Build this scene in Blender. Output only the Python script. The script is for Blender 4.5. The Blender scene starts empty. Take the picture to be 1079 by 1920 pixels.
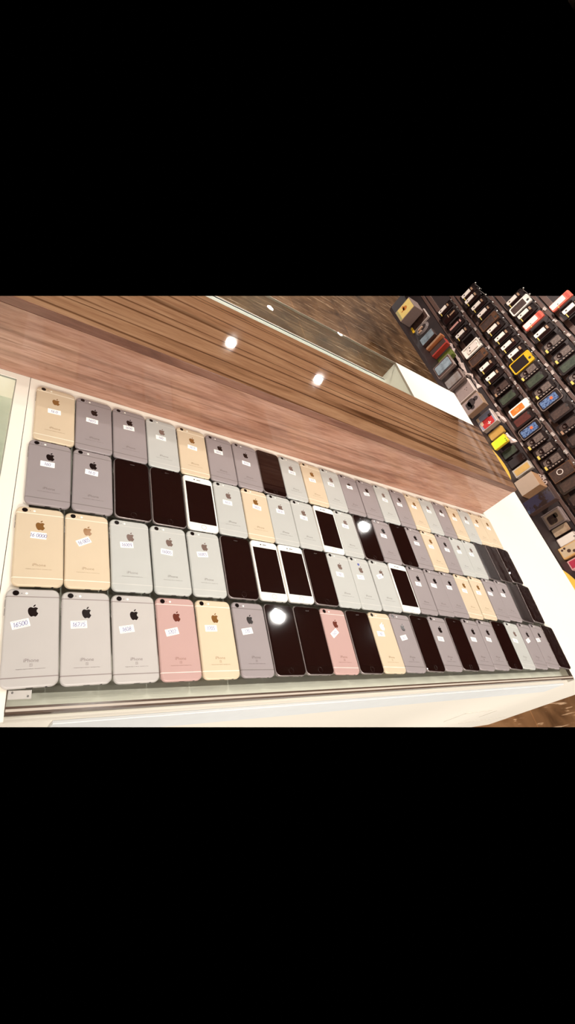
import bpy, bmesh, math, random
from mathutils import Vector, Matrix
random.seed(7)
SC = bpy.context.scene
COL = SC.collection
PI = math.pi

# ------------------------------------------------------------------ helpers
def lin(c):
    return tuple(((v/255.0)/12.92 if v/255.0 <= 0.04045 else ((v/255.0+0.055)/1.055)**2.4) for v in c)

def tag(o, label=None, cat=None, group=None, kind=None):
    if label: o['label'] = label
    if cat: o['category'] = cat
    if group: o['group'] = group
    if kind: o['kind'] = kind
    return o

def empty(name, loc=(0, 0, 0), rz=0.0):
    o = bpy.data.objects.new(name, None)
    o.empty_display_size = 0.02
    o.location = loc
    o.rotation_euler = (0, 0, rz)
    COL.objects.link(o)
    return o

def link(name, me, parent=None, loc=None):
    o = bpy.data.objects.new(name, me)
    COL.objects.link(o)
    if parent: o.parent = parent
    if loc: o.location = loc
    return o

def copy_tree(o, parent=None):
    c = o.copy(); COL.objects.link(c)
    if parent: c.parent = parent
    for ch in list(o.children): copy_tree(ch, c)
    return c

class MB:
    """collects geometry for ONE mesh object"""
    def __init__(s): s.v = []; s.f = []; s.sm = []
    def add(s, vs, fs, smooth=False):
        b = len(s.v); s.v += [tuple(p) for p in vs]
        for f in fs: s.f.append([b+i for i in f]); s.sm.append(smooth)
    def box(s, x0, x1, y0, y1, z0, z1):
        v = [(x0,y0,z0),(x1,y0,z0),(x1,y1,z0),(x0,y1,z0),(x0,y0,z1),(x1,y0,z1),(x1,y1,z1),(x0,y1,z1)]
        s.add(v, [(0,3,2,1),(4,5,6,7),(0,1,5,4),(1,2,6,5),(2,3,7,6),(3,0,4,7)])
    def loft(s, rings, cap0=True, cap1=True, smooth=True):
        n = len(rings[0]); vs = [p for r in rings for p in r]; fs = []
        for k in range(len(rings)-1):
            for i in range(n):
                j = (i+1) % n
                fs.append((k*n+i, k*n+j, (k+1)*n+j, (k+1)*n+i))
        s.add(vs, fs, smooth)
        if cap0: s.add(rings[0][::-1], [tuple(range(n))])
        if cap1: s.add(rings[-1], [tuple(range(n))])
    def tube(s, pts, r, n=8):
        rings = []
        for i, p in enumerate(pts):
            p = Vector(p); a = Vector(pts[max(0, i-1)]); b = Vector(pts[min(len(pts)-1, i+1)])
            d = (b-a).normalized(); u = d.orthogonal().normalized() if i == 0 else (u - d*u.dot(d)).normalized(); w = d.cross(u)
            rr = r[i] if isinstance(r, (list, tuple)) else r
            rings.append([tuple(p + (u*math.cos(2*PI*k/n) + w*math.sin(2*PI*k/n))*rr) for k in range(n)])
        s.loft(rings)
    def lathe(s, prof, n=32, c=(0, 0, 0), caps=True):
        rings = [[(c[0]+r*math.cos(2*PI*k/n), c[1]+r*math.sin(2*PI*k/n), c[2]+z) for k in range(n)] for r, z in prof]
        s.loft(rings, caps, caps)
    def mesh(s, name, mat, bevel=0, seg=2, merge=False):
        me = bpy.data.meshes.new(name); me.from_pydata(s.v, [], s.f)
        for p, q in zip(me.polygons, s.sm): p.use_smooth = q
        if bevel or merge:
            bm = bmesh.new(); bm.from_mesh(me)
            if merge: bmesh.ops.remove_doubles(bm, verts=bm.verts, dist=1e-6)
            if bevel:
                bmesh.ops.bevel(bm, geom=list(bm.edges), offset=bevel, segments=seg, profile=0.5, affect='EDGES', clamp_overlap=True)
            bm.to_mesh(me); bm.free()
        me.update()
        if mat: me.materials.append(mat)
        return me
    def obj(s, name, mat, parent=None, bevel=0, seg=2, merge=False):
        return link(name, s.mesh(name, mat, bevel, seg, merge), parent)

def rr(w, h, r, n=6, cx=0, cy=0):
    """rounded rectangle outline, counter-clockwise"""
    r = min(r, w/2-1e-5, h/2-1e-5); out = []
    for (sx, sy, a0) in ((1, 1, 0), (-1, 1, 90), (-1, -1, 180), (1, -1, 270)):
        for k in range(n+1):
            a = math.radians(a0 + 90*k/n)
            out.append((cx + sx*(w/2-r) + r*math.cos(a), cy + sy*(h/2-r) + r*math.sin(a)))
    return out

# ------------------------------------------------------------------ materials
MATS = {}
def mat(name):
    m = bpy.data.materials.new(name); m.use_nodes = True
    nt = m.node_tree; nt.nodes.clear()
    out = nt.nodes.new('ShaderNodeOutputMaterial'); b = nt.nodes.new('ShaderNodeBsdfPrincipled')
    nt.links.new(b.outputs[0], out.inputs[0])
    return m, nt, b, out

def noise(nt, scale, detail=3, vec=None, rough=0.5, mapping=None):
    t = nt.nodes.new('ShaderNodeTexNoise'); t.inputs['Scale'].default_value = scale
    t.inputs['Detail'].default_value = detail; t.inputs['Roughness'].default_value = rough
    tc = nt.nodes.new('ShaderNodeTexCoord')
    if mapping:
        mp = nt.nodes.new('ShaderNodeMapping'); mp.inputs['Scale'].default_value = mapping
        nt.links.new(tc.outputs['Object'], mp.inputs[0]); nt.links.new(mp.outputs[0], t.inputs['Vector'])
    else:
        nt.links.new(tc.outputs['Object'], t.inputs['Vector'])
    return t

def ramp(nt, src, stops):
    r = nt.nodes.new('ShaderNodeValToRGB'); nt.links.new(src, r.inputs[0])
    el = r.color_ramp.elements
    while len(el) < len(stops): el.new(0.5)
    for e, (p, c) in zip(el, stops):
        e.position = p; e.color = (*c, 1) if len(c) == 3 else c
    return r

def mixc(nt, fac, a, b, mode='MIX'):
    m = nt.nodes.new('ShaderNodeMix'); m.data_type = 'RGBA'; m.blend_type = mode
    for sock, v in ((m.inputs[0], fac), (m.inputs[6], a), (m.inputs[7], b)):
        if hasattr(v, 'links') or hasattr(v, 'is_linked'): nt.links.new(v, sock)
        elif isinstance(v, (int, float)): sock.default_value = v
        else: sock.default_value = (*v, 1)
    return m.outputs[2]

def pm(name, rgb, rough=0.5, metal=0.0, var=0.06, scale=40, spec=0.5, coat=0.0, bump=0.0, linear=False):
    """plain coloured surface with a faint procedural mottling"""
    if name in MATS: return MATS[name]
    m, nt, b, out = mat(name)
    c = rgb if linear else lin(rgb)
    n = noise(nt, scale, 3)
    r = ramp(nt, n.outputs[0], [(0.3, tuple(max(0, v*(1-var)) for v in c)), (0.7, tuple(min(1, v*(1+var)) for v in c))])
    nt.links.new(r.outputs[0], b.inputs['Base Color'])
    b.inputs['Roughness'].default_value = rough; b.inputs['Metallic'].default_value = metal
    b.inputs['Specular IOR Level'].default_value = spec; b.inputs['Coat Weight'].default_value = coat
    b.inputs['Coat Roughness'].default_value = 0.05
    if bump:
        bp = nt.nodes.new('ShaderNodeBump'); bp.inputs['Strength'].default_value = bump; bp.inputs['Distance'].default_value = 0.002
        nt.links.new(n.outputs[0], bp.inputs['Height']); nt.links.new(bp.outputs[0], b.inputs['Normal'])
    MATS[name] = m
    return m

def emit(name, rgb, strength):
    m = bpy.data.materials.new(name); m.use_nodes = True; nt = m.node_tree; nt.nodes.clear()
    o = nt.nodes.new('ShaderNodeOutputMaterial'); e = nt.nodes.new('ShaderNodeEmission')
    e.inputs[0].default_value = (*rgb, 1); e.inputs[1].default_value = strength
    nt.links.new(e.outputs[0], o.inputs[0])
    return m

def glass(name, tint, ior=1.5, rough=0.0, bump=0.0, bscale=60, base=0.0):
    """sheet glass / clear film: tinted transparency under a fresnel reflection"""
    m = bpy.data.materials.new(name); m.use_nodes = True; nt = m.node_tree; nt.nodes.clear()
    o = nt.nodes.new('ShaderNodeOutputMaterial'); t = nt.nodes.new('ShaderNodeBsdfTransparent'); g = nt.nodes.new('ShaderNodeBsdfGlossy')
    f = nt.nodes.new('ShaderNodeFresnel'); mx = nt.nodes.new('ShaderNodeMixShader')
    t.inputs[0].default_value = (*tint, 1); g.inputs[0].default_value = (1, 1, 1, 1); g.inputs['Roughness'].default_value = rough
    f.inputs[0].default_value = ior
    # one reflection per sheet: on the way out of the pane nothing is reflected again
    geo = nt.nodes.new('ShaderNodeNewGeometry'); k = nt.nodes.new('ShaderNodeMath'); k.operation = 'SUBTRACT'; k.inputs[0].default_value = 1.0
    nt.links.new(geo.outputs['Backfacing'], k.inputs[1]); k2 = nt.nodes.new('ShaderNodeMath'); k2.operation = 'MULTIPLY'
    nt.links.new(f.outputs[0], k2.inputs[0]); nt.links.new(k.outputs[0], k2.inputs[1])
    fac = k2.outputs[0]
    if base:
        a = nt.nodes.new('ShaderNodeMath'); a.operation = 'ADD'; a.inputs[1].default_value = base; a.use_clamp = True
        nt.links.new(fac, a.inputs[0]); fac = a.outputs[0]
    nt.links.new(fac, mx.inputs[0]); nt.links.new(t.outputs[0], mx.inputs[1]); nt.links.new(g.outputs[0], mx.inputs[2])
    if bump:
        n = noise(nt, bscale, 2); bp = nt.nodes.new('ShaderNodeBump'); bp.inputs['Strength'].default_value = bump; bp.inputs['Distance'].default_value = 0.004
        nt.links.new(n.outputs[0], bp.inputs['Height']); nt.links.new(bp.outputs[0], g.inputs['Normal']); nt.links.new(bp.outputs[0], f.inputs['Normal'])
    nt.links.new(mx.outputs[0], o.inputs[0])
    return m

def wood_mat(name, dark, mid, light, seed, streak=0.6, rough=0.16, finew=0.8):
    m, nt, b, out = mat(name)
    tc = nt.nodes.new('ShaderNodeTexCoord')
    def nz(scale, mp, det, off):
        mpn = nt.nodes.new('ShaderNodeMapping'); mpn.inputs['Scale'].default_value = mp; mpn.inputs['Location'].default_value = (off, off*1.7, off*0.6)
        t = nt.nodes.new('ShaderNodeTexNoise'); t.inputs['Scale'].default_value = scale; t.inputs['Detail'].default_value = det
        t.inputs['Roughness'].default_value = 0.62; t.inputs['Distortion'].default_value = 0.7
        nt.links.new(tc.outputs['Object'], mpn.inputs[0]); nt.links.new(mpn.outputs[0], t.inputs['Vector'])
        return t
    g1 = nz(1.0, (3.4, 30, 30), 7, seed)
    base = ramp(nt, g1.outputs[0], [(0.28, lin(dark)), (0.46, lin(mid)), (0.72, lin(light))])
    g2 = nz(1.0, (14.0, 230, 230), 5, seed+3)
    fine = ramp(nt, g2.outputs[0], [(0.36, (0.66, 0.60, 0.57)), (0.58, (1, 1, 1))])
    c1 = mixc(nt, finew, base.outputs[0], fine.outputs[0], 'MULTIPLY')
    g3 = nz(1.0, (0.5, 15, 15), 1, seed+9)
    st = ramp(nt, g3.outputs[0], [(0.0, (1, 1, 1)), (0.462, (1, 1, 1)), (0.495, (0.28, 0.22, 0.18)), (0.512, (0.40, 0.33, 0.28)), (0.54, (1, 1, 1))])
    c2 = mixc(nt, streak, c1, st.outputs[0], 'MULTIPLY')
    nt.links.new(c2, b.inputs['Base Color'])
    b.inputs['Roughness'].default_value = rough; b.inputs['Specular IOR Level'].default_value = 0.5
    return m

def floor_mat():
    m, nt, b, out = mat('floor laminate')
    tc = nt.nodes.new('ShaderNodeTexCoord')
    def nz(scale, mp, rot, det, dist=0.0):
        mpn = nt.nodes.new('ShaderNodeMapping'); mpn.inputs['Scale'].default_value = mp; mpn.inputs['Rotation'].default_value = (0, 0, rot)
        t = nt.nodes.new('ShaderNodeTexNoise'); t.inputs['Scale'].default_value = scale; t.inputs['Detail'].default_value = det; t.inputs['Distortion'].default_value = dist
        nt.links.new(tc.outputs['Object'], mpn.inputs[0]); nt.links.new(mpn.outputs[0], t.inputs['Vector'])
        return t
    a = nz(5, (1, 1, 1), 0, 6, 0.6)
    base = ramp(nt, a.outputs[0], [(0.3, lin((80, 54, 34))), (0.5, lin((116, 82, 54))), (0.75, lin((152, 114, 80)))])
    s1 = nz(6, (0.5, 9, 1), 0.5, 5, 0.8); r1 = ramp(nt, s1.outputs[0], [(0.60, (0, 0, 0)), (0.68, (1, 1, 1)), (0.74, (0, 0, 0))])
    s2 = nz(7, (0.5, 9, 1), -0.8, 5, 0.8); r2 = ramp(nt, s2.outputs[0], [(0.62, (0, 0, 0)), (0.68, (1, 1, 1)), (0.73, (0, 0, 0))])
    c = mixc(nt, r1.outputs[0], base.outputs[0], lin((214, 178, 144)))
    c = mixc(nt, r2.outputs[0], c, lin((206, 168, 132)))
    br = nt.nodes.new('ShaderNodeTexBrick'); br.offset = 0.0; br.inputs['Scale'].default_value = 1.0
    br.inputs['Brick Width'].default_value = 0.62; br.inputs['Row Height'].default_value = 0.62; br.inputs['Mortar Size'].default_value = 0.004
    br.inputs['Color1'].default_value = (1, 1, 1, 1); br.inputs['Color2'].default_value = (0.9, 0.9, 0.9, 1); br.inputs['Mortar'].default_value = (1.5, 1.4, 1.3, 1)
    mp = nt.nodes.new('ShaderNodeMapping'); mp.inputs['Location'].default_value = (0.13, 0.21, 0)
    nt.links.new(tc.outputs['Object'], mp.inputs[0]); nt.links.new(mp.outputs[0], br.inputs['Vector'])
    c = mixc(nt, 1.0, c, br.outputs['Color'], 'MULTIPLY')
    nt.links.new(c, b.inputs['Base Color'])
    b.inputs['Roughness'].default_value = 0.38; b.inputs['Specular IOR Level'].default_value = 0.15
    return m

def mottle_mat(name, cols, scale, rough=0.4):
    m, nt, b, out = mat(name)
    n = noise(nt, scale, 4, rough=0.65)
    k = len(cols)
    r = ramp(nt, n.outputs[0], [(0.3+0.4*i/(k-1), lin(c)) for i, c in enumerate(cols)])
    r.color_ramp.interpolation = 'CONSTANT' if k > 3 else 'LINEAR'
    nt.links.new(r.outputs[0], b.inputs['Base Color']); b.inputs['Roughness'].default_value = rough
    return m

LAMP_STRENGTH = 495
RACK_SPOT = 1700
FRONT_SPOT = 820
# ------------------------------------------------------------------ how far the place is modelled
# Two planes beyond which nothing of the shop is known: the long surfaces (ledge, floor, rack, counter fronts) stop there.
ENDS = [((-0.0716, -0.2167, 0.6711), (-0.5431, 0.6833, 1.0555)),
        ((-0.0716, -0.2167, 0.6711), (-0.1098, -1.3196, -0.3465))]
def stop_at_ends(o, which=(0, 1)):
    bm = bmesh.new(); bm.from_mesh(o.data)
    bmesh.ops.remove_doubles(bm, verts=bm.verts, dist=1e-6)
    M = o.matrix_world.inverted() if o.parent is None else Matrix.Translation(-Vector(o.parent.location))
    for i in which:
        p, n = ENDS[i]
        bmesh.ops.bisect_plane(bm, geom=bm.verts[:]+bm.edges[:]+bm.faces[:], plane_co=M @ Vector(p), plane_no=Vector(n), clear_outer=True)
        ed = [e for e in bm.edges if e.is_boundary]
        if ed: bmesh.ops.holes_fill(bm, edges=ed, sides=0)
    bm.to_mesh(o.data); bm.free(); o.data.update()
    return o

# ------------------------------------------------------------------ camera
cam_d = bpy.data.cameras.new('camera'); cam = bpy.data.objects.new('camera', cam_d); COL.objects.link(cam)
R = ((0.80633242, -0.21206959, 0.55213632), (0.17400796, -0.80714031, -0.56413274), (0.56528688, 0.55095463, -0.61392161))
cam.matrix_world = Matrix(((R[0][0], -R[1][0], -R[2][0], -0.07160103), (R[0][1], -R[1][1], -R[2][1], -0.21673313), (R[0][2], -R[1][2], -R[2][2], 0.67109684), (0, 0, 0, 1)))
cam_d.sensor_fit = 'VERTICAL'; cam_d.sensor_height = 36.0; cam_d.lens = 869.11*36.0/1920.0
cam_d.clip_start = 0.01; cam_d.clip_end = 60
SC.camera = cam

# ------------------------------------------------------------------ colour management, world
SC.view_settings.view_transform = 'Standard'; SC.view_settings.look = 'None'
SC.view_settings.exposure = 0.0; SC.view_settings.gamma = 1.0; SC.view_settings.use_curve_mapping = False
w = bpy.data.worlds.new('world'); SC.world = w; w.use_nodes = True
w.node_tree.nodes['Background'].inputs[0].default_value = (0, 0, 0, 1); w.node_tree.nodes['Background'].inputs[1].default_value = 0.0
SC.cycles.sample_clamp_indirect = 6.0

# ------------------------------------------------------------------ palette
WHITE = pm('cream white lacquer', (240, 230, 215), 0.38, var=0.01, scale=6, spec=0.3)
DECK = pm('white case interior', (226, 220, 206), 0.6, var=0.02, scale=8, spec=0.2)
GLASS = glass('clear sheet glass', (0.965, 0.975, 0.962))
GLASS_EDGE = pm('dark polished glass edge', (84, 66, 54), 0.15, var=0.1)
PROFILE = pm('pale anodised profile', (226, 225, 222), 0.4, 0.0, var=0.02)
SEAM = pm('seam shadow gap', (196, 184, 170), 0.7)
WOOD_FACE = wood_mat('reddish wood laminate', (124, 84, 68), (162, 119, 98), (184, 144, 124), 1.3, 0.45, 0.10, 0.75)
WOOD_TOP = wood_mat('brown wood laminate', (108, 74, 50), (142, 103, 75), (162, 124, 94), 4.1, 1.0, 0.035, 0.5)
WOOD_TRIM = wood_mat('dark wood edge band', (84, 52, 40), (112, 74, 58), (140, 98, 80), 7.7, 0.5, 0.34, 0.6)
FLOOR = floor_mat()
Z0 = -0.0071            # top of the glass the phones lie on
ZF = -0.62              # floor

# ------------------------------------------------------------------ the setting: floor, ceiling
m = MB(); m.box(-0.6, 5.6, -0.9, 6.5, ZF-0.02, ZF)
o = m.obj('floor', FLOOR); stop_at_ends(o); tag(o, kind='structure', label='brown wood-look floor around the counters', cat='floor')
m = MB(); m.box(-7.8, 9.2, -9.8, 9.86, 3.3, 3.35)
o = m.obj('ceiling', pm('ceiling white', (235, 232, 226), 0.8, var=0.01)); tag(o, kind='structure', label='plain white shop ceiling above the counters', cat='ceiling')

# ceiling downlights: the first list is read off glints, the rest is added fill
LAMP = emit('warm lamp', (1.0, 0.955, 0.89), LAMP_STRENGTH)
TRIM_M = pm('white lamp trim', (225, 222, 216), 0.4)
lamp0 = empty('ceiling_or_fill_downlight', (0, 0, 3.3))
m = MB(); m.lathe([(0.075, 0.0), (0.075, -0.004), (0.095, -0.006), (0.098, 0.0)], 32, caps=False)
m.obj('trim_ring', TRIM_M, lamp0)
me = bpy.data.meshes.new('lens'); n = 32
me.from_pydata([(0.075*math.cos(2*PI*k/n), 0.075*math.sin(2*PI*k/n), -0.003) for k in range(n)], [], [tuple(range(n))[::-1]]); me.materials.append(LAMP)
link('lens', me, lamp0)
LAMPS = [(3.039, 6.51), (4.947, 6.551), (4.662, 9.22), (6.95, 9.75), (3.028, 1.76), (5.102, 3.391), (4.74, 1.67)]
LAMPS += [(1.05, 1.2), (1.0, 2.25), (2.2, 0.4), (0.4, 8.2), (-1.2, 8.2)]  # added to brighten the phone backs, the rack and the rear deck
LAMPS += [(x, y) for y in (-4.2, -2.6, -1.0, 0.6, 2.2, 3.8, 5.4, 7.0) for x in (-7.0, -5.4, -3.8)]  # unseen fill lamps added far left, mainly to light the rack
LAMPS += [(x, y) for y in (-9.0, -7.4, -5.8, -4.2) for x in (-2.2, -0.6, 1.0, 2.6, 4.2)]  # unseen fill lamps added to light the counter front
SPOTS = [((-2.5, 5.6, 3.1), (3.0, 2.6, 0.22), 22, RACK_SPOT), ((-2.5, 4.4, 3.1), (3.0, 1.35, 0.12), 22, RACK_SPOT),  # unseen spotlights added to brighten the rack and the counter front
         ((-0.4, -5.2, 2.9), (0.3, -0.04, -0.3), 26, FRONT_SPOT), ((1.4, -5.2, 2.9), (1.2, -0.04, -0.3), 26, FRONT_SPOT), ((2.8, -4.8, 2.9), (2.3, -0.04, -0.5), 26, FRONT_SPOT)]
HEAD_M = pm('white fill spotlight housing', (226, 222, 214), 0.4)
for p, q, deg, watts in SPOTS:
    t = tag(empty('fill_spotlight', p), 'added fill spotlight under the ceiling, brightening the rack and counter front', 'ceiling light', 'added fill spotlights')
    d = (Vector(q)-Vector(p)).normalized()
    m = MB(); m.tube([tuple(d*-0.16), tuple(d*-0.02)], 0.045, 20); m.obj('housing', HEAD_M, t)
    m = MB(); m.tube([(0, 0, 3.3-p[2]), tuple(d*-0.10)], 0.012, 10); m.obj('stem', HEAD_M, t)
    ld = bpy.data.lights.new('spot', 'SPOT'); ld.energy = watts; ld.spot_size = math.radians(deg); ld.spot_blend = 0.7; ld.shadow_soft_size = 0.04; ld.color = (1.0, 0.955, 0.89)
    lo = bpy.data.objects.new('bulb', ld); COL.objects.link(lo); lo.parent = t; lo.rotation_euler = d.to_track_quat('-Z', 'Y').to_euler()
for i, (x, y) in enumerate(LAMPS):
    o = lamp0 if i == 0 else copy_tree(lamp0)
    o.location = (x, y, 3.3)
    tag(o, 'round ceiling downlight, part read off reflections, part added as fill light', 'ceiling light', 'ceiling downlights')

# ------------------------------------------------------------------ front showcase the phones lie on
def part(parent, name, material, boxes, bevel=0.0, ends=False, merge=False):
    m = MB()
    for b in boxes: m.box(*b)
    o = m.obj(name, material, parent, bevel)
    if ends: stop_at_ends(o)
    return o

case = tag(empty('display_counter', (0, 0, 0)), 'white display counter with a glass top carrying the rows of phones', 'display counter')
part(case, 'frame', WHITE, [(-0.0102, 0.012, -0.040, 0.592, -0.06, Z0), (0.012, 1.537, 0.566, 0.592, -0.06, Z0)])
part(case, 'glass_top', GLASS, [(0.0125, 1.5365, -0.0222, 0.5655, Z0-0.009, Z0)])
part(case, 'glass_edge', GLASS_EDGE, [(0.0125, 1.5365, -0.0315, -0.0285, Z0-0.010, Z0-0.0002), (0.0125, 1.5365, -0.0252, -0.0222, Z0-0.009, Z0+0.0002),
                                      (1.535, 1.5366, -0.028, 0.0, Z0-0.009, Z0+0.0003), (0.0118, 0.0128, -0.030, 0.10, Z0-0.009, Z0+0.0003)])
part(case, 'glass_lip', pm('greenish glass lip', (196, 182, 168), 0.1, var=0.02), [(0.0125, 1.5365, -0.0285, -0.0252, Z0-0.009, Z0)])
part(case, 'interior_deck', DECK, [(0.012, 1.537, -0.026, 0.566, -0.060, -0.036)])
part(case, 'front_glass', GLASS, [(0.0125, 1.5365, -0.030, -0.026, -0.030, Z0-0.010)])
front = part(case, 'front_panel', WHITE, [(-0.0102, 1.537, -0.036, -0.026, ZF, -0.030)], ends=True)
part(case, 'profile_strip', PROFILE, [(0.072, 1.505, -0.041, -0.036, -0.100, -0.030)], 0.0008, True)
part(case, 'drawer_seam', SEAM, [(1.376, 1.379, -0.0366, -0.0355, -0.41, -0.314), (1.376, 1.536, -0.0366, -0.0355, -0.317, -0.314)], ends=True)
br = part(case, 'corner_bracket', pm('clear corner plate', (186, 178, 170), 0.2, var=0.02), [(0.0135, 0.040, -0.014, -0.003, Z0, Z0+0.0015)], 0.0004)
for (x, y) in ((0.018, -0.006), (0.036, -0.011)):
    m = MB(); m.lathe([(0.0012, 0), (0.0012, 0.0006), (0.0006, 0.001)], 12, (x, y, Z0+0.0015)); m.obj('screw', pm('steel screw', (120, 116, 112), 0.3, 0.8), br)

# neighbouring showcase on the left
left = tag(empty('display_counter', (-0.02, 0, 0)), 'neighbouring white counter with greenish glass at the far left edge', 'display counter')
def lpart(name, material, boxes, bevel=0.0):
    m = MB()
    for b in boxes: m.box(b[0]+0.02, b[1]+0.02, *b[2:])
    o = m.obj(name, material, left, bevel); stop_at_ends(o); return o
lpart('frame', WHITE, [(-0.033, -0.0112, -0.040, 0.592, -0.06, Z0), (-0.30, -0.033, 0.578, 0.592, -0.06, Z0)])
lpart('glass_top', GLASS, [(-0.30, -0.0335, -0.03, 0.5775, Z0-0.010, Z0-0.002)])
lpart('gasket', pm('grey green gasket', (150, 148, 136), 0.3), [(-0.0345, -0.0332, -0.03, 0.578, Z0-0.004, Z0-0.0015), (-0.30, -0.033, 0.5765, 0.578, Z0-0.004, Z0-0.0015)])
lpart('interior_deck', mottle_mat('greenish lining with painted reflections', [(178, 184, 168), (214, 220, 204), (228, 230, 218)], 7), [(-0.30, -0.033, -0.03, 0.578, -0.08, -0.06)])  # reflections in the glass are put into the mottled lining colour
lpart('front_panel', WHITE, [(-0.30, -0.0112, -0.046, -0.026, ZF, -0.058)])

# plain white end counter closing both showcases on the right
wc = tag(empty('end_counter', (1.747, 0.43, ZF)), 'plain cream white end counter to the right of the phones', 'counter')
m = MB(); m.box(-0.210, 0.210, -0.466, 0.475, 0, Z0-ZF); o = m.obj('body', WHITE, wc, 0.0015); stop_at_ends(o)
m = MB(); m.box(-0.19, 0.14, -0.4666, -0.4655, 0.136, 0.139); m.box(-0.16, -0.157, -0.4666, -0.4655, 0.21, 0.29); o = m.obj('drawer_seam', SEAM, wc); stop_at_ends(o)
wc = tag(empty('end_counter', (1.7235, 1.2, ZF)), 'white end counter behind the wooden ledge, closing the rear showcase', 'counter')
m = MB(); m.box(-0.2335, 0.2335, -0.294, 0.290, 0, Z0-ZF); o = m.obj('body', WHITE, wc, 0.0015)

# rear showcase, its back to the ledge
rear = tag(empty('display_counter', (0.6, 1.2, ZF)), 'rear glass showcase standing behind the brown wooden ledge', 'display counter')
def rpart(name, material, boxes, bevel=0.0):
    m = MB()
    for b in boxes: m.box(b[0]-0.6, b[1]-0.6, b[2]-1.2, b[3]-1.2, b[4]-ZF, b[5]-ZF)
    o = m.obj(name, material, rear, bevel); stop_at_ends(o); return o
rpart('glass_top', GLASS, [(-0.3, 1.4895, 0.915, 1.484, Z0-0.009, Z0)])
rpart('front_glass', GLASS, [(-0.3, 1.4895, 1.478, 1.484, -0.098, Z0-0.010)])
rpart('glass_edge', pm('pale glass edge', (176, 158, 140), 0.15), [(-0.3, 1.4895, 1.484, 1.4865, Z0-0.009, Z0+0.0003), (1.4885, 1.4900, 0.915, 1.484, Z0-0.009, Z0+0.0003)])
rpart('interior_deck', pm('pale grey green deck', (238, 238, 226), 0.5, var=0.02), [(-0.3, 1.49, 0.91, 1.470, -0.12, -0.098)])
rpart('front_panel', WHITE, [(-0.3, 1.49, 1.462, 1.478, ZF, -0.098)])

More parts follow.
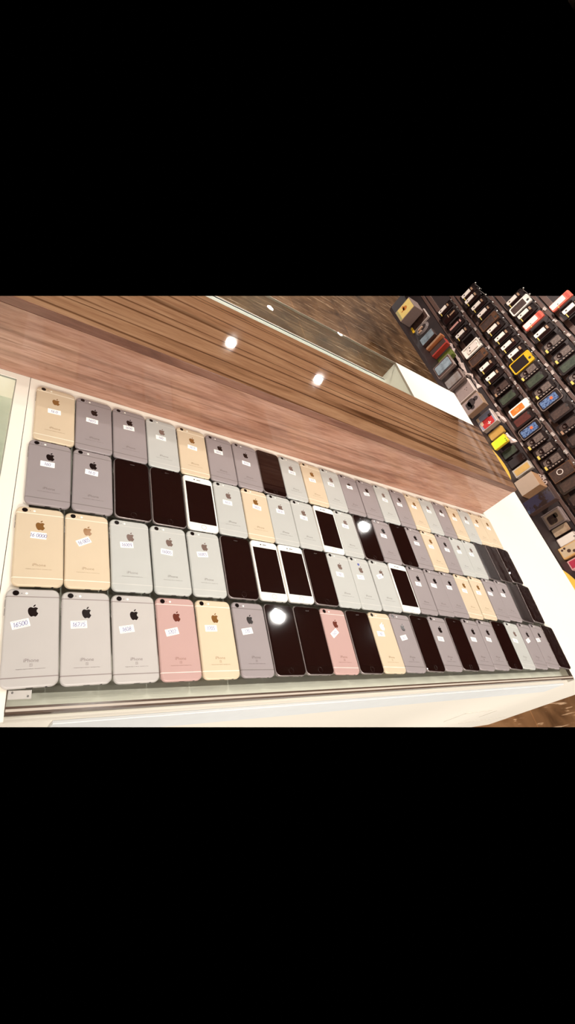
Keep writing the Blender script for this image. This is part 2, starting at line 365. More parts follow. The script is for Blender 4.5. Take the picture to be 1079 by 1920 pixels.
# wooden ledge between the two showcases
ledge = tag(empty('wooden_ledge', (0.7, 0.75, ZF)), 'raised brown wooden ledge running behind the back row of phones', 'ledge')
def gpart(name, material, boxes, bevel=0.0):
    m = MB()
    for b in boxes: m.box(b[0]-0.7, b[1]-0.7, b[2]-0.75, b[3]-0.75, b[4]-ZF, b[5]-ZF)
    o = m.obj(name, material, ledge, bevel); stop_at_ends(o); return o
gpart('front_board', WOOD_FACE, [(-0.4, 1.523, 0.5925, 0.610, Z0, 0.131)])
gpart('core', WOOD_FACE, [(-0.4, 1.522, 0.610, 0.900, ZF, 0.130)])
gpart('top_board', WOOD_TOP, [(-0.4, 1.524, 0.595, 0.905, 0.131, 0.149)])
gpart('edge_band', WOOD_TRIM, [(-0.4, 1.5245, 0.5915, 0.595, 0.133, 0.1485)])
PHONES = {
 1: [
  ('G',37.1,500.2,1.6,(-2.3,8.4)), ('A',107.1,500.9,1,(-4.3,11)), ('A',177.3,500.8,0.4,(-2.1,19.1)), ('S',247.3,500.2,0.2,(-3.4,16.6)),
  ('G',317.9,500.6,-0.1,(-1.2,13)), ('A',388.6,501.3,-0.9,(-5.6,20.8)), ('A',458.5,501.3,-1.2,(-2.4,8.9)), ('K',527,501.3,-1.4,0),
  ('S',595.7,501.5,-2.1,(0.4,20.7)), ('G',665.9,501.7,-2.4,(-4.3,12.8)), ('S',733.6,501.2,-2.7,(-5.4,16.8)), ('A',801.5,499.7,-3,(-0.8,27.5)),
  ('A',872.3,498.8,-3.1,(-6.7,19.7)), ('S',942.9,499,-3.1,(-0.7,16)), ('A',1014.3,498.8,-3.4,(-7.8,13.3)), ('G',1084.5,498.4,-4,(-7,21)),
  ('S',1154,499.2,-4.4,(-2.5,19.1)), ('A',1223.4,499.2,-4.4,(-3.4,20.6)), ('G',1296.2,500,-5,(-7.6,15.2)), ('S',1366.4,500.5,-5.3,(-6,15.6)),
  ('G',1433.7,500.4,-4.3,(-15.8,13.2)), ('G',1501.7,500.6,-5,(-5.5,14.8)),
 ],
 2: [
  ('A',36.2,358.5,1.7,(-3.9,17.7)), ('A',107.4,359.9,0.9,(-2.8,18.4)), ('K',178.7,359.6,0.3,0), ('K',248.6,358.6,-0.1,0),
  ('W',318.6,359,-0.3,0), ('S',388.5,359.8,-0.9,(-5,15.5)), ('G',458.4,359.5,-1.3,(0.6,20)), ('S',526.8,358.7,-1.7,(-2.9,23.5)),
  ('S',595.6,358.2,-1.8,(-3.2,19.8)), ('W',665,357.6,-2.4,0), ('S',732.9,356.9,-2.2,(-4.2,22.7)), ('K',803.4,356.5,-2.5,0),
  ('A',874.9,356.6,-3,(-5.3,17.4)), ('K',943.5,356.9,-3.2,0), ('A',1011.8,356.7,-3.2,(-3.5,14.8)), ('G',1082.6,356.8,-3.6,(-8.5,13.7)),
  ('A',1153.2,357,-4.3,(-1.1,14.2)), ('S',1223,356.8,-5,(-7,16.2)), ('S',1291.6,356.7,-5.1,(-9.2,16)), ('D',1361.9,357.8,-4.5,0),
  ('E',1433.1,358.9,-4.4,0), ('P',1505.1,359.8,-5,0),
 ],
 3: [
  ('G',31.8,212.2,2.6,(-2.1,16.9)), ('G',101.7,214.3,2,(-6.2,14.8)), ('S',172.2,215.1,1.3,(-7,18.5)), ('S',243.4,215.6,0.9,(-6.8,14)),
  ('S',314.2,216.9,0.3,(-6.8,17.8)), ('K',384.9,217.9,-0.4,0), ('W',455,218.6,-0.7,0), ('W',524.2,218.9,-1.2,0),
  ('K',594.2,218.5,-1.7,0), ('S',662.3,217.5,-2.2,(-6.9,13.1)), ('S',730.3,216.2,-2.5,(-8.5,13.9)), ('S',801.2,216.3,-2.9,(-9,23.7)),
  ('W',871.4,216.4,-3.6,0), ('A',943.2,215.9,-4.2,(-7.4,16.6)), ('A',1014.5,215.3,-4.5,(-12.5,18.5)), ('A',1082.1,214.8,-4.6,(-10.4,19.3)),
  ('G',1150.2,214.4,-5.3,(-7.5,15.9)), ('G',1222.8,214.7,-5.9,(-10.1,14.6)), ('A',1295.5,215.3,-6.6,(-18.3,15.3)), ('A',1364.8,215.4,-7.4,(-14.8,16.5)),
  ('Q',1434.6,215.6,-8.2,0), ('P',1506.3,215.8,-8.3,0),
 ],
 4: [
  ('B',33.3,68.2,2.6,(-14.8,16.2)), ('B',103.8,69.1,1.8,(-10.8,17)), ('B',174.4,69.4,1.2,(-12.5,11.9)), ('R',244.9,69.9,0.7,(-10.3,9)),
  ('G',315.6,70.6,0.1,(-10,16.7)), ('A',386.8,71.3,-0.5,(-9.4,12.9)), ('K',457.2,71.8,-0.9,0), ('K',526.6,72,-1.4,0),
  ('R',595.8,71.4,-1.8,(-8.4,14.6)), ('K',666.6,70.6,-2.3,0), ('G',736.6,70.2,-2.4,(-11.1,18)), ('A',806.2,70.3,-3,(-7.5,10.5)),
  ('K',876.7,70.3,-3.6,0), ('A',946.7,70.3,-3.9,(-11.1,10)), ('K',1017.7,70.1,-4.7,0), ('A',1088.5,69.6,-5.2,(-11.3,11.7)),
  ('A',1158.7,69.3,-5.3,(-9.9,13.5)), ('K',1228.6,69.4,-5.7,0), ('S',1299.5,69.2,-6.2,(-13.2,12.2)), ('A',1371.4,68.8,-6.8,(-11.8,14)),
  ('A',1442.8,68.5,-7.4,(-20.2,16.1)), ('P',1513.9,67.6,-8,0),
 ],
}
# ------------------------------------------------------------------ smartphones
PW, PH, PT = 0.0684, 0.1392, 0.0071
PR_ = 0.0100
FINISH = {  # back colour, band, logo, lettering
 'A': ((150, 138, 137), (112, 100, 97), (30, 19, 17), (108, 94, 91)),
 'B': ((186, 178, 172), (138, 124, 118), (30, 19, 17), (124, 110, 105)),
 'S': ((184, 182, 176), (196, 192, 184), (124, 102, 93), (132, 124, 117)),
 'G': ((208, 187, 158), (236, 224, 204), (134, 92, 48), (160, 130, 98)),
 'R': ((186, 150, 142), (226, 202, 192), (108, 54, 42), (148, 106, 95)),
}
WORD = {'A': 'grey', 'B': 'pale grey', 'S': 'silver', 'G': 'gold', 'R': 'rose pink'}
BLACK_GLASS = pm('black screen glass', (26, 10, 8), 0.03, var=0.02, spec=0.5)
WHITE_GLASS = pm('white bezel glass', (240, 234, 224), 0.06, var=0.01)
LENS_M = pm('camera lens black', (18, 10, 9), 0.08)
FLASH_M = pm('flash lens', (250, 244, 230), 0.2)
DARK_M = pm('dark opening', (40, 28, 25), 0.5)
STICKER_M = pm('white paper sticker', (246, 240, 234), 0.6, var=0.01)
INK = pm('blue ballpoint ink', (84, 80, 140), 0.5)
INK_RED = pm('reddish printed rule', (196, 168, 150), 0.6)

def phone_body_mesh(name, material):
    m = MB(); rings = []
    for z, ins in ((0.0, 0.0022), (0.0004, 0.0011), (0.0012, 0.0004), (0.0024, 0.0), (PT-0.0024, 0.0), (PT-0.0012, 0.0004), (PT-0.0004, 0.0011), (PT, 0.0022)):
        rings.append([(x, y, z) for x, y in rr(PW-2*ins, PH-2*ins, PR_-ins, 7)])
    m.loft(rings)
    return m.mesh(name, material)

def plate_mesh(name, material, w, h, r, z0, z1, cx=0, cy=0, n=6, inset=0.0):
    m = MB()
    m.loft([[(x, y, z0) for x, y in rr(w, h, r, n, cx, cy)], [(x, y, z1) for x, y in rr(w-2*inset, h-2*inset, max(r-inset, 1e-4), n, cx, cy)]], smooth=False)
    return m.mesh(name, material)

def smooth_loop(pts, k=4):
    out = []; n = len(pts)
    for i in range(n):
        p0, p1, p2, p3 = [Vector((*pts[(i+j-1) % n], 0)) for j in range(4)]
        for q in range(k):
            t = q/k
            out.append(0.5*((2*p1)+(-p0+p2)*t+(2*p0-5*p1+4*p2-p3)*t*t+(-p0+3*p1-3*p2+p3)*t**3))
    return [(v.x, v.y) for v in out]

FRUIT = [(0.0,0.60),(-0.12,0.645),(-0.26,0.67),(-0.41,0.59),(-0.50,0.42),(-0.51,0.18),(-0.45,-0.08),(-0.34,-0.29),(-0.21,-0.42),(-0.11,-0.425),(0.0,-0.375),(0.11,-0.375),
         (0.22,-0.43),(0.33,-0.36),(0.43,-0.21),(0.50,-0.03),(0.41,0.05),(0.345,0.16),(0.335,0.30),(0.375,0.42),(0.465,0.51),(0.38,0.61),(0.25,0.67),(0.12,0.645)]
LEAF = [(0.0,0.71),(0.01,0.83),(0.09,0.94),(0.22,1.0),(0.215,0.88),(0.13,0.76)]
def logo_mesh(name, material, z, s=0.0128):
    m = MB()
    for loop in (FRUIT, LEAF):
        L = [(x*s, y*s) for x, y in smooth_loop(loop, 3)]
        m.loft([[(x, y, z-0.00005) for x, y in L], [(x, y, z+0.00008) for x, y in L]], smooth=False)
    return m.mesh(name, material)

def text_mesh(name, body, size, material, loc):
    cu = bpy.data.curves.new(name, 'FONT'); cu.body = body; cu.size = size; cu.align_x = 'CENTER'; cu.align_y = 'CENTER'; cu.extrude = 0.00002; cu.resolution_u = 3
    t = bpy.data.objects.new(name, cu); COL.objects.link(t)
    bpy.context.view_layer.update()
    me = bpy.data.meshes.new_from_object(t.evaluated_get(bpy.context.evaluated_depsgraph_get()))
    bpy.data.objects.remove(t); bpy.data.curves.remove(cu)
    me.transform(Matrix.Translation(loc)); me.materials.clear(); me.materials.append(material); me.name = name
    return me

def disc_mesh(name, material, r, z0, z1, c=(0, 0), n=20, ring=None):
    m = MB()
    if ring:
        m.lathe([(ring, z0), (ring, z1), (r, z1), (r, z0)], n, (c[0], c[1], 0))
    else:
        m.lathe([(r, z0), (r, z1-0.0001), (r*0.9, z1)], n, (c[0], c[1], 0))
    return m.mesh(name, material)

PORTS = None
def add_ports(root, zc=PT/2):
    global PORTS
    if PORTS is None:
        a = MB(); a.box(-0.0042, 0.0042, -PH/2-0.00012, -PH/2+0.0008, zc-0.0010, zc+0.0010)
        b = MB(); b.lathe([(0.0017, 0), (0.0017, 0.0009)], 14); b.v = [(x+0.0195, -PH/2-0.00012+z, y+zc) for x, y, z in b.v]
        c = MB()
        for y0, y1 in ((0.030, 0.040), (0.043, 0.053)):
            c.box(-PW/2-0.0005, -PW/2+0.0006, y0, y1, zc-0.0012, zc+0.0012)
        PORTS = (a.mesh('charging_port', DARK_M), b.mesh('headphone_jack', DARK_M), c.mesh('side_buttons', pm('grey side buttons', (120, 110, 106), 0.3, 0.5)))
    for n_, me in zip(('charging_port', 'headphone_jack', 'side_buttons'), PORTS): link(n_, me, root)

def make_back_phone(k, s_model):
    back, band, logo, txt = FINISH[k]
    body = pm('anodised aluminium '+WORD[k], back, 0.55, 0.25, var=0.012, scale=30)
    bm_ = pm('antenna band '+WORD[k], band, 0.45); lm = pm('polished emblem '+WORD[k], logo, 0.10, 0.15, var=0.02)
    tm = pm('etched lettering '+WORD[k], txt, 0.5)
    root = empty('smartphone')
    link('body', phone_body_mesh('phone_body_'+WORD[k].replace(' ', '_'), body), root)
    yb = PH/2-0.0128
    for s in (1, -1):
        m = MB()
        hw = PW/2
        # strip across the back that runs over the rounded edge and down the side
        prof = [(-hw-0.00006, PT-0.0055), (-hw-0.00006, PT-0.0024), (-hw+0.0004, PT-0.0011), (-hw+0.0011, PT-0.00036), (-hw+0.0022, PT+0.00005)]
        prof = prof + [(-x, z) for x, z in prof[::-1]]
        y0, y1 = s*yb-0.0007, s*yb+0.0007
        vs = [(x, y0, z) for x, z in prof]+[(x, y1, z) for x, z in prof]; n = len(prof)
        m.add(vs, [(i, i+1, n+i+1, n+i) for i in range(n-1)])
        link('antenna_band', m.mesh('antenna_band', bm_), root)
    cx, cy = -PW/2+0.0115, PH/2-0.0076
    lens = link('camera_lens', disc_mesh('camera_lens', LENS_M, 0.0041, PT, PT+0.0007, (cx, cy)), root)
    link('lens_ring', disc_mesh('lens_ring', body, 0.0047, PT, PT+0.0008, (cx, cy), ring=0.0041), lens)
    link('flash', disc_mesh('flash', FLASH_M, 0.0018, PT, PT+0.0002, (cx+0.0135, cy), 14), root)
    link('microphone', disc_mesh('microphone', DARK_M, 0.0006, PT, PT+0.0002, (cx+0.0075, cy), 10), root)
    e = logo_mesh('emblem', lm, PT); e.transform(Matrix.Translation((0, PH/2-0.0372, 0))); link('emblem', e, root)
    me = text_mesh('lettering', 'iPhone', 0.0068, tm, (0, -PH/2+0.0345, PT+0.0001)); lt = link('lettering', me, root)
    link('fine_print', text_mesh('fine_print', 'Designed by Apple in California   Assembled in China', 0.0016, tm, (0, -PH/2+(0.0235 if s_model else 0.0275), PT+0.0001)), root)
    if s_model:
        m = MB()
        for (a, b, c, d) in ((-0.0018, 0.0018, 0.0015, 0.0018), (-0.0018, 0.0018, -0.0018, -0.0015), (-0.0018, -0.0015, -0.0015, 0.0015), (0.0015, 0.0018, -0.0015, 0.0015)):
            m.box(a, b, c-PH/2+0.0285, d-PH/2+0.0285, PT, PT+0.0001)
        bx = link('letter_box', m.mesh('letter_box', tm), root)
        link('letter', text_mesh('letter', 'S', 0.0034, tm, (0, -PH/2+0.0285, PT+0.0001)), bx)
    add_ports(root)
    return root

def make_front_phone(kind):
    """W white bezel, K black"""
    side = pm('phone side metal '+('silver' if kind == 'W' else 'grey'), (214, 208, 200) if kind == 'W' else (138, 126, 122), 0.35, 0.5, var=0.02)
    root = empty('smartphone')
    link('body', phone_body_mesh('phone_body_face_up_'+('white' if kind == 'W' else 'black'), side), root)
    gm = WHITE_GLASS if kind == 'W' else BLACK_GLASS
    fr = link('front_glass', plate_mesh('front_glass', gm, PW-0.0022, PH-0.0022, PR_-0.001, PT-0.0006, PT+0.0005, n=7, inset=0.0007), root)
    link('display', plate_mesh('display', pm('switched off display', (28, 10, 8), 0.04, var=0.02), 0.0590, 0.1045, 0.0004, PT+0.0003, PT+0.00062, n=2), root)
    hb = disc_mesh('home_button', pm('home button ring '+('silver' if kind == 'W' else 'dark'), (206, 198, 188) if kind == 'W' else (44, 24, 21), 0.2, 0.4), 0.0056, PT+0.0003, PT+0.0007, (0, -PH/2+0.0092), 26, ring=0.0049)
    h = link('home_button', hb, root)
    link('button_face', disc_mesh('button_face', gm, 0.0049, PT+0.0003, PT+0.0006, (0, -PH/2+0.0092), 26), h)
    link('earpiece', plate_mesh('earpiece', DARK_M if kind == 'W' else pm('earpiece black', (44, 26, 24), 0.4), 0.0092, 0.0016, 0.0008, PT+0.0003, PT+0.0006, 0.001, PH/2-0.0095, 4), root)
    link('front_camera', disc_mesh('front_camera', LENS_M, 0.0016, PT+0.0003, PT+0.0006, (-0.0085, PH/2-0.0095), 12), root)
    add_ports(root)
    return root

# hand-written figures: single-stroke digits turned into flat ink ribbons
def arc(cx, cy, rx, ry, a0, a1, n=10): return [(cx+rx*math.cos(math.radians(a0+(a1-a0)*i/n)), cy+ry*math.sin(math.radians(a0+(a1-a0)*i/n))) for i in range(n+1)]
DIG = {'0': [arc(.3, .5, .28, .48, 80, 440, 14)], '1': [[(.12, .78), (.34, 1), (.30, 0)]],
       '2': [arc(.3, .72, .26, .27, 160, -30, 8)+[(.06, .02), (.6, .04)]],
       '5': [[(.56, .98), (.14, .96), (.10, .56)]+arc(.28, .32, .28, .30, 110, -140, 9)],
       '6': [[(.48, 1), (.16, .55)]+arc(.30, .27, .25, .26, 160, 500, 12)], '7': [[(.04, .96), (.56, .98), (.22, 0)]],
       '8': [arc(.3, .74, .2, .24, -90, 270, 10)+arc(.3, .25, .26, .25, 90, -270, 10)], '9': [arc(.3, .7, .24, .26, 0, 360, 10)+[(.5, .3), (.38, 0)]],
       '.': [[(.1, .0), (.2, .06)]]}
def ribbon(m, pts, w, z):
    n = len(pts); vs = []
    for i in range(n):
        a = Vector(pts[max(0, i-1)]); b = Vector(pts[min(n-1, i+1)]); d = (b-a)
        d = d.normalized() if d.length > 1e-9 else Vector((1, 0)); nrm = Vector((-d.y, d.x))*w/2
        p = Vector(pts[i]); vs += [(p.x+nrm.x, p.y+nrm.y, z), (p.x-nrm.x, p.y-nrm.y, z)]
    m.add(vs, [(2*i, 2*i+1, 2*i+3, 2*i+2) for i in range(n-1)])
INKS = {}
def ink_mesh(text):
    if text in INKS: return INKS[text]
    m = MB(); x = 0.0; h = 0.0064; adv = []
    for c in text:
        wd = {'.': .32, '1': .6, ' ': .4}.get(c, .72)
        for st in DIG.get(c, []):
            ribbon(m, [((x+px+0.18*py)*h*0.82, (py-0.5)*h) for px, py in st], 0.00075, 0.0)
        x += wd
    off = x*h*0.82/2+0.0004
    m.v = [(a-off, b, c) for a, b, c in m.v]
    INKS[text] = m.mesh('handwriting', INK); return INKS[text]
STK = plate_mesh('price_sticker', STICKER_M, 0.0225, 0.0118, 0.0006, 0, 0.00014, n=2)
RULES = MB()
for y in (0.0044, -0.0044): RULES.box(-0.0098, 0.0098, y-0.00022, y+0.00022, 0.00014, 0.00017)
RULES_ME = RULES.mesh('printed_rules', INK_RED)
def add_sticker(root, x, y, deg, text, rules):
    s = link('price_sticker', STK, root, (x, y, PT+0.0001)); s.rotation_euler = (0, 0, math.radians(deg))
    link('handwriting', ink_mesh(text), s, (0, 0, 0.00019))
    if rules: link('printed_rules', RULES_ME, s)

FILM = {'D': glass('smooth wrapping film', (0.92, 0.9, 0.9), 1.45, 0.22, base=0.10), 'E': glass('loose wrapping film', (0.93, 0.92, 0.92), 1.4, 0.12, 0.6, 30, 0.03),
        'P': glass('creased wrapping film', (0.95, 0.94, 0.94), 1.22, 0.03)}
def add_film(root, k, seed):
    rnd = random.Random(seed); nx, ny = 9, 18; W_, H_ = PW-0.001, PH-0.001
    amp = {'D': 0.0001, 'Q': 0.0001, 'E': 0.0005, 'P': 0.0016}[k]
    vs = []
    for j in range(ny+1):
        for i in range(nx+1):
            edge = min(i, nx-i, j, ny-j)
            vs.append((-W_/2+W_*i/nx + (rnd.uniform(-1, 1)*0.0018 if edge else 0), -H_/2+H_*j/ny + (rnd.uniform(-1, 1)*0.002 if edge else 0), PT+0.0011+(rnd.random()*amp if edge else -0.0006)))
    m = MB(); m.add(vs, [(j*(nx+1)+i, j*(nx+1)+i+1, (j+1)*(nx+1)+i+1, (j+1)*(nx+1)+i) for j in range(ny) for i in range(nx)], smooth=(k != 'P'))
    # the film folds down over the sides
    ro = rr(PW+0.0012, PH+0.0012, PR_, 5)
    m.loft([[(x, y, 0.0006) for x, y in ro], [(x, y, PT-0.001) for x, y in ro], [(x*0.985, y*0.99, PT+0.0007) for x, y in ro]], False, False)
    link('plastic_film', m.mesh('plastic_film', FILM['D' if k in 'DQ' else k]), root)

ORD = ['first', 'second', 'third', 'fourth', 'fifth', 'sixth', 'seventh', 'eighth', 'ninth', 'tenth', 'eleventh', 'twelfth', 'thirteenth', 'fourteenth', 'fifteenth',
       'sixteenth', 'seventeenth', 'eighteenth', 'nineteenth', 'twentieth', 'twenty-first', 'twenty-second']
ROWN = {1: 'the back row', 2: 'the second row from the back', 3: 'the second row from the front', 4: 'the front row'}
TEXTS = {(4, 1): '16500', (4, 2): '16275', (4, 3): '1608', (4, 4): '1202', (4, 5): '1205', (4, 6): '120', (3, 1): '16 0000', (3, 2): '16.005', (3, 3): '16009', (3, 4): '16005', (3, 5): '16005'}
TILT = {(4, 1): 15, (4, 2): 3, (4, 3): 9, (4, 4): 13, (4, 5): 2, (4, 6): 10, (4, 9): 36, (4, 12): 14, (4, 20): 24, (4, 21): 12, (3, 2): 29, (3, 3): 4, (3, 1): -2, (3, 5): 6, (3, 12): 20, (2, 18): 8, (1, 13): 8, (2, 7): -8}
PROTO = {}
for row in (1, 2, 3, 4):
    for i, (k, px_, py_, ang, stk) in enumerate(PHONES[row]):
        key = k+('s' if row == 4 else '') if k in 'ABSGR' else ('W' if k == 'W' else 'K')
        if key not in PROTO:
            PROTO[key] = make_back_phone(k, row == 4) if k in 'ABSGR' else make_front_phone(key)
            root = PROTO[key]; keep = list(root.children)
            PROTO[key] = (root, keep, True)
        src, keep, fresh = PROTO[key]
        if fresh:
            root = src; PROTO[key] = (src, keep, False)
        else:
            root = src.copy(); COL.objects.link(root)
            for ch in keep: copy_tree(ch, root)
        root.location = (px_/1000, py_/1000, Z0); root.rotation_euler = (0, 0, math.radians(ang))
        where = '%s from the left in %s' % (ORD[i], ROWN[row])
        if k in 'ABSGR':
            lab = '%s smartphone face down, %s' % (WORD[k], where)
            if (row, i+1) == (3, 11): lab = 'silver smartphone with blue dot, ' + where
            if stk:
                add_sticker(root, stk[0]/1000, stk[1]/1000, TILT.get((row, i+1), ((row*7+i*5) % 9)-5), TEXTS.get((row, i+1), ['1605', '16.0', '160', '1650'][(row+i*3) % 4]), row == 4)
            if (row, i+1) == (3, 11):
                link('blue_dot', disc_mesh('blue_dot', pm('blue round sticker', (52, 62, 150), 0.4), 0.0034, PT, PT+0.0002, (-0.003, 0.050), 16), root)
        elif k == 'W': lab = 'white smartphone face up, ' + where
        elif k == 'K': lab = 'black smartphone face up, ' + where
        else:
            lab = {'D': 'dark slate', 'E': 'black', 'Q': 'dark', 'P': 'black'}[k]+' smartphone in %s film, ' % ('creased clear' if k == 'P' else 'clear') + where.replace(' from the left', '').replace('the second row', 'second row')
            add_film(root, k, row*31+i)
        tag(root, lab, 'phone', 'smartphones in rows on the glass counter')
# ------------------------------------------------------------------ phone case display rack on the far side of the aisle
XP = 3.0
RACK_M = pm('dark brown rack panel', (34, 13, 9), 0.6, var=0.2, scale=14)
SHELF_M = pm('near black shelf board', (30, 10, 8), 0.6, var=0.1)
RAIL_M = pm('brown slat rail', (86, 60, 51), 0.45, var=0.08)
STEEL = pm('bright hook steel', (214, 206, 200), 0.18, 0.7)
rack = tag(empty('display_rack', (XP, 1.8, ZF)), 'dark brown slatted display rack hung with phone cases', 'display rack')
def kpart(name, material, boxes, bevel=0.0):
    m = MB()
    for b in boxes: m.box(b[0]-XP, b[1]-XP, b[2]-1.8, b[3]-1.8, b[4]-ZF, b[5]-ZF)
    o = m.obj(name, material, rack, bevel); stop_at_ends(o, (0,)); return o
kpart('back_panel', RACK_M, [(XP+0.012, XP+0.05, 0.1, 4.4, -0.300, 0.85)])
for z in (0.700, 0.492, 0.286, 0.066, -0.124):
    kpart('slat_rail', RAIL_M, [(XP-0.004, XP+0.014, 0.1, 4.4, z+0.006, z+0.040)], 0.002)
    kpart('slat_lip', RAIL_M, [(XP-0.002, XP+0.013, 0.1, 4.4, z-0.030, z-0.006)], 0.002)
m = MB()
sh = [(2.555, 3.15), (2.60, 3.22), (3.012, 3.75), (3.012, 0.1), (2.82, 0.35)][::-1]
m.loft([[(x-XP, y-1.8, z-ZF) for x, y in sh] for z in (-0.300, -0.2755)], smooth=False)
o = m.obj('bottom_shelf', SHELF_M, rack); stop_at_ends(o, (0,))
for y in (0.3, 1.25, 1.95): kpart('upright', SHELF_M, [(2.95, 3.04, y-0.03, y+0.03, ZF, -0.300)], 0.004)

def uplate(m, u, v, w, h, r, d0, d1, inset=0.0, n=4):
    """rounded plate facing the aisle: u to the right, v up, d outwards"""
    a = rr(w, h, r, n, u, v); b = rr(w-2*inset, h-2*inset, max(r-inset, 1e-4), n, u, v)
    m.loft([[(-d0, -x, y) for x, y in a], [(-d1, -x, y) for x, y in b]], smooth=False)
def uring(m, u, v, w, h, r, t, d0, d1, n=4):
    """rounded frame with an open middle"""
    a = rr(w, h, r, n, u, v); b = rr(w-2*t, h-2*t, max(r-t*0.6, 1e-4), n, u, v)
    rings = [[(-d0, -x, y) for x, y in b], [(-d0, -x, y) for x, y in a], [(-d1, -x, y) for x, y in a], [(-d1, -x, y) for x, y in b]]
    N = len(a); vs = [p for q in rings for p in q]
    fs = [(k*N+i, k*N+(i+1) % N, ((k+1) % 4)*N+(i+1) % N, ((k+1) % 4)*N+i) for k in range(4) for i in range(N)]
    m.add(vs, fs)
def udisc(m, u, v, r, d0, d1, n=14):
    m.loft([[(-d, -(u+r*math.cos(2*PI*k/n)), v+r*math.sin(2*PI*k/n)) for k in range(n)] for d in (d0, d1)], smooth=False)

BLK = pm('black case rubber', (27, 12, 9), 0.35, var=0.1)
BLKG = pm('black case gloss', (33, 17, 15), 0.15, var=0.1)
CARD = pm('off white insert card', (214, 196, 184), 0.55, var=0.03)
TAN = pm('tan backing card', (150, 112, 84), 0.6, var=0.1)
YEL = pm('yellow plastic', (204, 156, 34), 0.3, var=0.06)
YCARD = pm('yellow hang tag', (206, 176, 84), 0.5)
CORAL = pm('coral red plastic', (206, 92, 74), 0.35, var=0.06)
ORANGE = mottle_mat('orange case back', [(188, 82, 20), (208, 104, 32), (216, 132, 66)], 60, 0.4)
GREEN = mottle_mat('dark green case back', [(34, 37, 26), (50, 54, 39), (66, 68, 52)], 45, 0.4)
GREYP = mottle_mat('grey rubber case back', [(66, 50, 44), (92, 74, 66), (122, 102, 92)], 70, 0.45)
DGREY = mottle_mat('dark grey case back', [(42, 24, 18), (58, 36, 28), (76, 52, 42)], 60, 0.45)
CAMO = mottle_mat('blue camouflage', [(28, 30, 46), (50, 68, 112), (98, 116, 146), (60, 86, 132), (112, 112, 124)], 70, 0.4)
REDB = mottle_mat('dark red case back', [(52, 22, 18), (84, 34, 26), (66, 28, 22)], 40, 0.4)
PINK = pm('pinkish insert card', (176, 122, 112), 0.5)
BROWN = pm('translucent brown case', (92, 62, 46), 0.25, var=0.1)
WCASE = pm('white case plastic', (226, 212, 200), 0.35, var=0.02)

RIDGE = pm('worn grip ridges', (142, 122, 112), 0.4, var=0.2, scale=90)
def kid(root, name, material, fn, parent=None):
    m = MB(); fn(m); return m.obj(name, material, parent or root)

def mk_carded(root, card=CARD, shell=BLK):
    kid(root, 'shell', shell, lambda m: (uring(m, 0, 0, .078, .150, .012, .006, 0, .013), uplate(m, 0, 0, .070, .142, .008, 0, .008)))
    c = kid(root, 'insert_card', card, lambda m: uplate(m, -.016, -.016, .034, .078, .004, .008, .0145))
    kid(root, 'lens_hole', DARK_M, lambda m: udisc(m, -.017, -.032, .0062, .0145, .0150), c)
    kid(root, 'header_tab', TAN, lambda m: uplate(m, -.012, .038, .030, .013, .002, .008, .0142))
    kid(root, 'side_window', BLKG, lambda m: uplate(m, .020, .004, .028, .084, .004, .008, .0125))
    kid(root, 'hang_tag', YCARD, lambda m: uplate(m, .022, -.046, .034, .005, .001, .008, .0145))
def mk_framed(root, frame, window=BLK, w=.080, h=.152, cut=True):
    kid(root, 'frame', frame, lambda m: (uring(m, 0, 0, w, h, .012, .0085, 0, .014), uplate(m, 0, h*.36, w-.012, h*.22, .004, 0, .0125)))
    kid(root, 'window', window, lambda m: uplate(m, 0, -h*.09, w-.017, h*.72, .004, 0, .010))
    if cut: kid(root, 'camera_cutout', DARK_M, lambda m: udisc(m, w*.14, h*.37, .010, .0125, .0131))
def mk_coral(root):
    kid(root, 'shell', CORAL, lambda m: uplate(m, 0, 0, .066, .146, .010, 0, .012, .002))
    c = kid(root, 'insert_card', CARD, lambda m: uplate(m, -.006, -.018, .046, .098, .004, .012, .0128))
    kid(root, 'lens_hole', DARK_M, lambda m: udisc(m, .006, -.022, .004, .0128, .0133), c)
    kid(root, 'camera_bar', pm('red camera bar', (170, 60, 48), 0.4), lambda m: uplate(m, 0, .050, .050, .016, .004, .012, .0135))
    kid(root, 'hang_tag', YCARD, lambda m: uplate(m, .030, -.030, .014, .006, .001, .012, .0145))
def mk_rugged(root, panel=GREYP, tip=YCARD):
    kid(root, 'shell', BLK, lambda m: uplate(m, 0, 0, .084, .150, .014, 0, .012, .003))
    kid(root, 'back_plate', panel, lambda m: (uplate(m, -.004, .022, .050, .062, .006, .012, .0150, .001), uplate(m, -.006, -.040, .044, .036, .012, .012, .0145, .001)))
    def bumps(m):
        for q in range(5): uplate(m, .033, -.036+q*.021, .010, .013, .003, .011, .0165, .0015)
    kid(root, 'grip_ridges', RIDGE, bumps)
    kid(root, 'ring_stand', BLKG, lambda m: uring(m, -.006, -.022, .032, .032, .016, .005, .014, .018, 6))
    kid(root, 'corner_block', tip, lambda m: uplate(m, .022, -.058, .030, .014, .003, .011, .0160, .001))
def mk_plain(root, panel=GREEN):
    kid(root, 'shell', BLK, lambda m: uplate(m, 0, 0, .086, .150, .014, 0, .012, .003))
    kid(root, 'back_plate', panel, lambda m: uplate(m, -.002, -.004, .060, .112, .008, .012, .0140, .001))
    kid(root, 'camera_cutout', DARK_M, lambda m: uplate(m, -.012, .050, .022, .014, .006, .0138, .0146))
